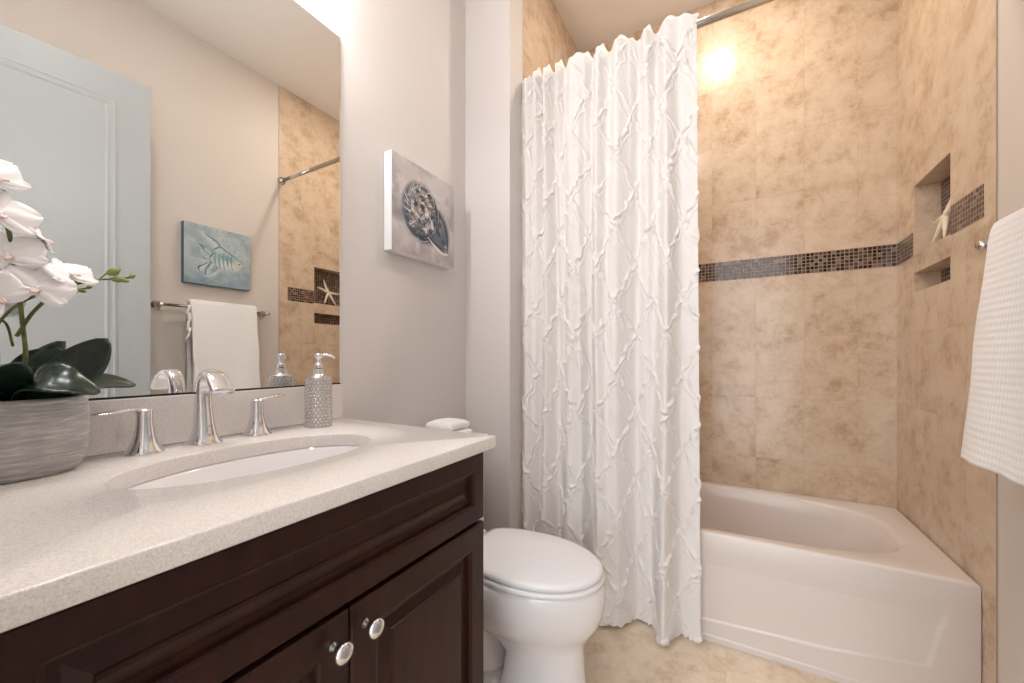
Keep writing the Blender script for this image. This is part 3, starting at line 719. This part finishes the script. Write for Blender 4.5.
# apron with a raised line panel
nx, nz = 260, 120
xx, zz = np.meshgrid(np.linspace(TX0, TX1, nx), np.linspace(.0, .352, nz))
zl = np.interp(xx, [TX0, .5, 1.0, 1.4, 1.652, 1.70], [.075, .07, .076, .098, .132, .14])
xr_ = 1.652+(zz-.132)*.22
inside = np.clip(np.minimum(zz-zl, (xr_-xx)*.9)/.006, -1, 1)
inside = np.where(zz > .30, inside*np.clip((.345-zz)/.045, 0, 1)-(1-np.clip((.345-zz)/.045, 0, 1)), inside)
yy = TY0+.0045*(inside*.5+.5)
line = np.exp(-((np.minimum(zz-zl, (xr_-xx)*.9))/.004)**2)*(zz < .27)
yy = yy-.0022*line
toe = zz < .022; yy = np.where(toe, TY0-.003, yy)
yy = yy-.001
link('apron', grid_mesh('apron', xx-tcx, yy-tcy, zz), M['tub'], tub, 'all')
MB().lathe([(0, 0), (.03, 0), (.03, .003), (.02, .005), (0, .005)], 24, M=Matrix.Translation((xa+.26-tcx, 0, TZ-.353))).build('drain', M['chrome'], tub, 'all')

# ------------------------------------------------------------------ toilet
TYc = 1.200
to = empty('toilet', (.40, TYc, 0), 0, 'white two-piece toilet with closed lid between vanity and shower curtain', 'toilet')
OX = .40
def egg(xr, xt, hw_, hr, z, n=64, e=2.0):
    """outline: rear at xr (half width hr), widest hw_, tip xt"""
    out = []; Lx = xt-xr; xm = xr+Lx*.48
    for i in range(n):
        t = 2*PI*i/n; c, s_ = math.cos(t), math.sin(t)
        if c >= 0: x = xm+(xt-xm)*c**(1.0); y = hw_*s_
        else:
            u = -c; x = xm-(xm-xr)*min(1, (u**.62)); 
            y = hw_*math.copysign(1, s_)*max(abs(s_)**.62, 0) if False else math.copysign(1, s_)*(hr+(hw_-hr)*math.cos(min(1, u)*PI/2)**.85) if abs(s_) > .25 else hr*s_/.25
            if abs(s_) <= .25: x = xr
            else: k = min(1, (u/math.sqrt(1-.0625))); x = xm-(xm-xr)*k; y = math.copysign(hr+(hw_-hr)*math.sqrt(max(0, 1-k**2.2)), s_)
        out.append(Vector((x-OX, y, z)))
    return out
Rb = [egg(.43, .716, .106, .085, .0), egg(.43, .717, .106, .085, .010), egg(.435, .712, .100, .082, .022), egg(.45, .704, .094, .078, .08), egg(.46, .699, .092, .076, .15), egg(.42, .699, .094, .078, .185),
      egg(.27, .706, .112, .088, .212), egg(.20, .726, .142, .100, .240), egg(.16, .748, .162, .105, .275), egg(.15, .762, .172, .108, .315), egg(.15, .768, .177, .11, .355), egg(.15, .767, .177, .11, .390), egg(.155, .761, .172, .105, .402)]
a = MB().rings(Rb); a.build('bowl', M['porc'], to, 'all')
# rear trapway body and foot
a = MB()
Rf = [superell(.26-OX, 0, .20, .118, 3, 48, 0), superell(.26-OX, 0, .20, .117, 3, 48, .03), superell(.27-OX, 0, .18, .108, 3, 48, .045)]
a.rings(Rf)
pts = bez([(.30-OX, 0, .05), (.28-OX, 0, .14), (.24-OX, 0, .24), (.18-OX, 0, .32)], 8)
a.rings([superell(p.x, 0, .13-.02*i/24, .100, 2.6, 40, p.z) for i, p in enumerate(pts)])
pts = bez([(.50-OX, 0, .13), (.40-OX, 0, .20), (.30-OX, 0, .18), (.24-OX, 0, .09), (.23-OX, 0, .02)], 8)
a.rings([[Vector((p.x+.055*math.cos(t)*(1 if k < 22 else .9), .060*math.sin(t), p.z+.055*math.sin(t+PI/2)*.0+.050*math.cos(t)*(.9 if k < 14 else .2))) for t in [2*PI*q_/28 for q_ in range(28)]] for k, p in enumerate(pts)])
a.build('trapway', M['porc'], to, 'all')
Rs = [egg(.280, .757, .173, .100, .4035), egg(.275, .763, .177, .102, .407), egg(.275, .763, .177, .102, .416), egg(.280, .759, .174, .100, .420)]
MB().rings(Rs).build('seat', M['seatp'], to, 'all')
Rl = [egg(.292, .752, .169, .095, .4225), egg(.288, .758, .174, .098, .427), egg(.288, .758, .174, .098, .437), egg(.292, .754, .170, .095, .4425), egg(.31, .742, .155, .082, .4465), egg(.38, .65, .085, .04, .4480)]
MB().rings(Rl).build('lid', M['seatp'], to, 'all')
for s_ in (-1, 1):
    MB().tube([(.262-OX, s_*.075-.018, .428), (.262-OX, s_*.075+.018, .428)], .012, 14).build('hinge', M['seatp'], to, 'all')
MB().box(.016-OX, .205-OX, -.195, .195, .40, .755, .022, seg=4).box(.06-OX, .20-OX, -.12, .12, .30, .42, .02, seg=3).build('tank', M['porc'], to, True)
MB().box(.010-OX, .215-OX, -.204, .204, .756, .792, .010, seg=3).build('tank_lid', M['porc'], to, True)
fh = MB().lathe([(0, 0), (.014, 0), (.014, .008), (0, .010)], 18, M=Matrix.Translation((.205-OX, -.15, .70)) @ Matrix.Rotation(PI/2, 4, 'Y'))
fh.tube([(.222-OX, -.15, .70), (.224-OX, -.12, .697), (.222-OX, -.085, .692)], [.006, .005, .0045], 10); fh.build('flush_lever', M['chrome'], to, 'all')
# folded towel on tank
tt_ = empty('folded_towel', (.115, 1.255, .7925), 0, 'white folded towel lying on the toilet tank behind the counter end', 'towel')
def fold_layer(z0, hx_, hy_, th_, ph):
    R = []; m = 24
    for i in range(m+1):
        y = -hy_+2*hy_*i/m; ed = math.sqrt(max(0, 1-(abs(y)/hy_)**8)); 
        ring = [Vector((p.x, y, z0+th_/2+p.y*1.0+.002*math.sin(y*40+ph))) for p in superell(0, 0, hx_*(.93+.07*ed), max(.004, th_/2*(.3+.7*ed)), 3.0, 28, 0)]
        R.append(ring)
    return MB().rings(R)
fold_layer(0.001, .076, .070, .032, 0).build('towel_layer', M['terry'], tt_, 'all'); fold_layer(.030, .066, .064, .040, 1.5).build('towel_layer', M['terry'], tt_, 'all')

# ------------------------------------------------------------------ starfish in niche
st = empty('starfish', (W+.040, 2.088, 1.5405), 0, 'pale starfish leaning inside the larger wall niche', 'starfish')
a = MB(); c0 = Vector((0, 0, .102)); lean = Matrix.Rotation(.22, 4, 'Y')
angs = [108, 3, -60, -121, 156]
bm = a.bm
for ad, ln in zip(angs, (.112, .105, .112, .108, .105)):
    t = math.radians(ad); pts = []; rd = []
    for k in range(9):
        f = k/8; r = ln*f; wob = .06*math.sin(f*3+ad)
        p = Vector((.0, r*math.cos(t+wob), r*math.sin(t+wob))); p = lean @ p; pts.append(c0+p); rd.append(.0085*(1-f)**.8+.0032)
    a.tube(pts, rd, 10)
r = bmesh.ops.create_uvsphere(bm, u_segments=16, v_segments=10, radius=.012); bmesh.ops.transform(bm, matrix=Matrix.Translation(c0) @ lean @ Matrix.Diagonal((.7, 1, 1, 1)), verts=r['verts'])
a.build('star_body', M['star'], st, 'all')

# ------------------------------------------------------------------ orchid
PX, PY = .098, .158
orc = empty('potted_orchid', (PX, PY, ZC), 0, 'white orchid with dark leaves in a brushed grey pot by the mirror', 'potted plant')
a = MB(); ax, ay = .068, .088
prof = [(.72, 0), (.80, .002), (.90, .012), (.97, .03), (1.0, .06), (1.0, .095), (.975, .122), (.955, .1275), (.925, .126), (.92, .118), (.93, .10)]
a.rings([superell(0, 0, ax*k, ay*k, 2.2, 56, z) for k, z in prof], True, False); a.build('pot', M['pot'], orc, 'all')
MB().rings([superell(0, 0, ax*.93, ay*.93, 2.2, 40, .10), superell(0, 0, ax*.6, ay*.6, 2.2, 40, .112), superell(0, 0, ax*.2, ay*.2, 2.2, 40, .116)], True, True).build('moss', M['soil'], orc, 'all')
def leaf(pts, wmax, up, cup=.2, tipw=.3, name='leaf'):
    """pts centreline (local), width profile, up: normal hint"""
    P_ = bez(pts, 8); U = Vector(up); nL = len(P_); nw = 9; V = np.zeros((nL, nw, 3))
    for i, p in enumerate(P_):
        t = (P_[min(i+1, nL-1)]-P_[max(i-1, 0)]).normalized(); sd_ = t.cross(U).normalized(); nn_ = sd_.cross(t).normalized()
        f = i/(nL-1); wd = wmax*(math.sin(PI*min(1, (f*.93+.07))**1.15)**.62 if f < 1 else 0)
        if f > .97: wd *= .55
        for j in range(nw):
            g = (j-(nw-1)/2)/((nw-1)/2); V[i, j] = p+sd_*(g*wd)+nn_*(cup*wd*g*g)
    me = grid_mesh(name, V[..., 0], V[..., 1], V[..., 2]); o = link(name, me, M['leaf'], orc, 'all')
    m_ = o.modifiers.new('t', 'SOLIDIFY'); m_.thickness = .0022; return o
loc = lambda x, y, z: (x-PX, y-PY, z-ZC)
B0 = loc(.10, .165, 1.035)
leaf([B0, loc(.112, .198, 1.060), loc(.122, .232, 1.098), loc(.130, .262, 1.146)], .040, (.75, -.45, .5), .15)      # upright broad leaf
leaf([B0, loc(.07, .185, 1.06), loc(.06, .205, 1.10), loc(.06, .218, 1.128)], .028, (.8, -.4, .4), .15)       # behind
leaf([B0, loc(.145, .175, 1.075), loc(.165, .205, 1.072), loc(.165, .245, 1.052)], .036, (.5, -.3, .8), .2)        # arching to the front right
leaf([B0, loc(.155, .14, 1.085), loc(.21, .115, 1.10), loc(.26, .09, 1.085)], .034, (.1, 0, 1), .2)
leaf([loc(.09, .19, 1.035), loc(.075, .24, 1.062), loc(.062, .28, 1.066), loc(.055, .325, 1.056)], .026, (.55, 0, .85), .12)
leaf([B0, loc(.09, .10, 1.075), loc(.08, .05, 1.08), loc(.07, .025, 1.05)], .032, (.2, 0, 1), .2)
st1 = bez([loc(.10, .160, 1.03), loc(.105, .172, 1.10), loc(.11, .168, 1.17), loc(.12, .160, 1.25), loc(.125, .145, 1.34), loc(.12, .11, 1.40)], 8)
st2 = bez([loc(.11, .162, 1.145), loc(.115, .180, 1.188), loc(.12, .205, 1.222), loc(.125, .240, 1.246), loc(.125, .270, 1.255), loc(.125, .295, 1.262)], 8)
MB().tube(st1, .0030, 8).build('stem', M['stem'], orc, 'all')
MB().tube(st2, [.0026]*20+[.0018]*(len(st2)-20), 8).tube(bez([loc(.10, .160, 1.13), loc(.12, .150, 1.165), loc(.13, .135, 1.168), loc(.13, .10, 1.17)], 5), .0018, 6).build('stem', M['stem'], orc, 'all')
def bud(p, d, r, name='bud'):
    d = Vector(d).normalized(); p = Vector(p); q_ = d.to_track_quat('Z', 'Y').to_matrix().to_4x4()
    MB().lathe([(0, 0), (r*.5, r*.3), (r, r*1.3), (r*.85, r*2.2), (r*.3, r*3.0), (0, r*3.2)], 14, M=Matrix.Translation(p) @ q_).tube([p, p-Vector((0, 0, 0))+d*.0005], .001, 6).build(name, M['bud'], orc, 'all')
bud(loc(.125, .262, 1.262), (0, .9, .6), .0075); bud(loc(.125, .268, 1.254), (0, 1, .15), .0062); bud(loc(.125, .280, 1.257), (0, .9, -.25), .0045); bud(loc(.125, .292, 1.261), (0, .8, .5), .0042)
MB().tube([loc(.125, .252, 1.25), loc(.125, .263, 1.264)], .0012, 6).build('bud_stalk', M['stem'], orc)
def petal(Mx, ln, wd, pitch, name, fl, bend=.25, m='petal'):
    nl, nw = 9, 9; V = np.zeros((nl, nw, 3))
    for i in range(nl):
        f = i/(nl-1); w_ = wd*math.sin(PI*min(.985, f*.88+.10))**.6; 
        for j in range(nw):
            g = (j-4)/4; x = ln*f; z = x*math.tan(pitch)*(1-bend*f*1.4)-abs(g)**2*w_*.22+.0015*math.sin(g*6+f*5); v = Mx @ Vector((x, g*w_, z)); V[i, j] = v
    o = link(name, grid_mesh(name, V[..., 0], V[..., 1], V[..., 2]), M[m], fl, 'all'); md = o.modifiers.new('t', 'SOLIDIFY'); md.thickness = .0009
def flower(p, face, size, roll=0):
    q_ = Vector(face).normalized().to_track_quat('Z', 'Y').to_matrix().to_4x4()
    T = Matrix.Translation(Vector(p)) @ q_ @ Matrix.Rotation(roll, 4, 'Z')
    fl = MB().lathe([(0, -.006), (.004, -.004), (.005, .002), (.003, .006), (0, .007)], 10, M=T).build('flower', M['petal'], orc, 'all')
    for ad, ln, wd, pt in ((90, 1.0, .36, .15), (205, .98, .34, .12), (335, .98, .34, .12)): petal(T @ Matrix.Rotation(math.radians(ad), 4, 'Z'), size*ln, size*wd, pt, 'petal', fl)
    T2 = T @ Matrix.Translation((0, 0, .002))
    for ad in (22, 158): petal(T2 @ Matrix.Rotation(math.radians(ad), 4, 'Z'), size*1.02, size*.60, .22, 'petal', fl)
    petal(T2 @ Matrix.Rotation(math.radians(270), 4, 'Z'), size*.36, size*.12, .9, 'flower_lip', fl, m='lip')
fl_spots = [((.135, .215, 1.250), (.75, .25, .75), .036, .2), ((.145, .178, 1.222), (.85, -.25, .3), .042, -.3), ((.13, .150, 1.27), (.85, -.35, .35), .044, .3), ((.12, .185, 1.305), (.3, .75, .5), .030, .8),
            ((.14, .140, 1.330), (.9, .2, .35), .044, -.2), ((.135, .135, 1.385), (.85, .3, .5), .042, .5), ((.15, .135, 1.20), (.9, -.2, .1), .040, .9)]
for p, f_, sz, rl in fl_spots: flower(loc(*p), f_, sz, rl)

# ------------------------------------------------------------------ lamps
def can(name, x, y, lens, lampcol, watts, label, rad=.055):
    e = empty(name, (x, y, H), 0, label, 'ceiling light')
    MB().lathe([(rad+.018, -.0005), (rad+.018, -.004), (rad+.004, -.007), (rad, -.006), (rad, -.001)], 40).build('trim_ring', M['trimw'], e, 'all')
    MB().lathe([(0, -.0012), (rad, -.0012), (rad, -.003), (0, -.003)], 40).build('lens', M[lens], e)
    ld = bpy.data.lights.new(name+'_lamp', 'AREA'); ld.shape = 'DISK'; ld.size = rad*1.9; ld.energy = watts; ld.color = lampcol
    lo = bpy.data.objects.new(name+'_lamp', ld); COL.objects.link(lo); lo.location = (0, 0, -.0075); lo.parent = e; return e
can('recessed_light', 1.032, 1.92, 'lamp_warm', WARM, CAN_W, 'round warm recessed ceiling light above the bathtub')
can('recessed_light', .70, .50, 'fill_lens', NEUT, ROOM_FILL_W, 'added neutral fill light on the ceiling above the vanity floor')  # added fill lamp, placed so its reflection stays behind the curtain
vl = empty('vanity_light', (0, .44, 2.36), 0, 'wall light with three opal glass shades above the mirror', 'wall light')
MB().box(.001, .022, -.28, .28, -.03, .03, .004).tube([(.022, -.22, 0), (.022, .22, 0)], .006, 10).build('backplate', M['nickel'], vl, True)
for k in (-1, 0, 1):
    MB().tube(bez([(.02, k*.2, 0), (.07, k*.2, .012), (.10, k*.2, -.01), (.10, k*.2, -.035)], 5), .006, 10).lathe([(0, 0), (.02, 0), (.024, -.02), (0, -.02)], 20, c=(.10, k*.2, -.03)).build('arm', M['nickel'], vl, 'all')
    MB().lathe([(.022, -.045), (.03, -.055), (.042, -.09), (.05, -.13), (.048, -.131), (0, -.131)], 28, c=(.10, k*.2, 0)).build('glass_shade', M['shade'], vl, 'all')
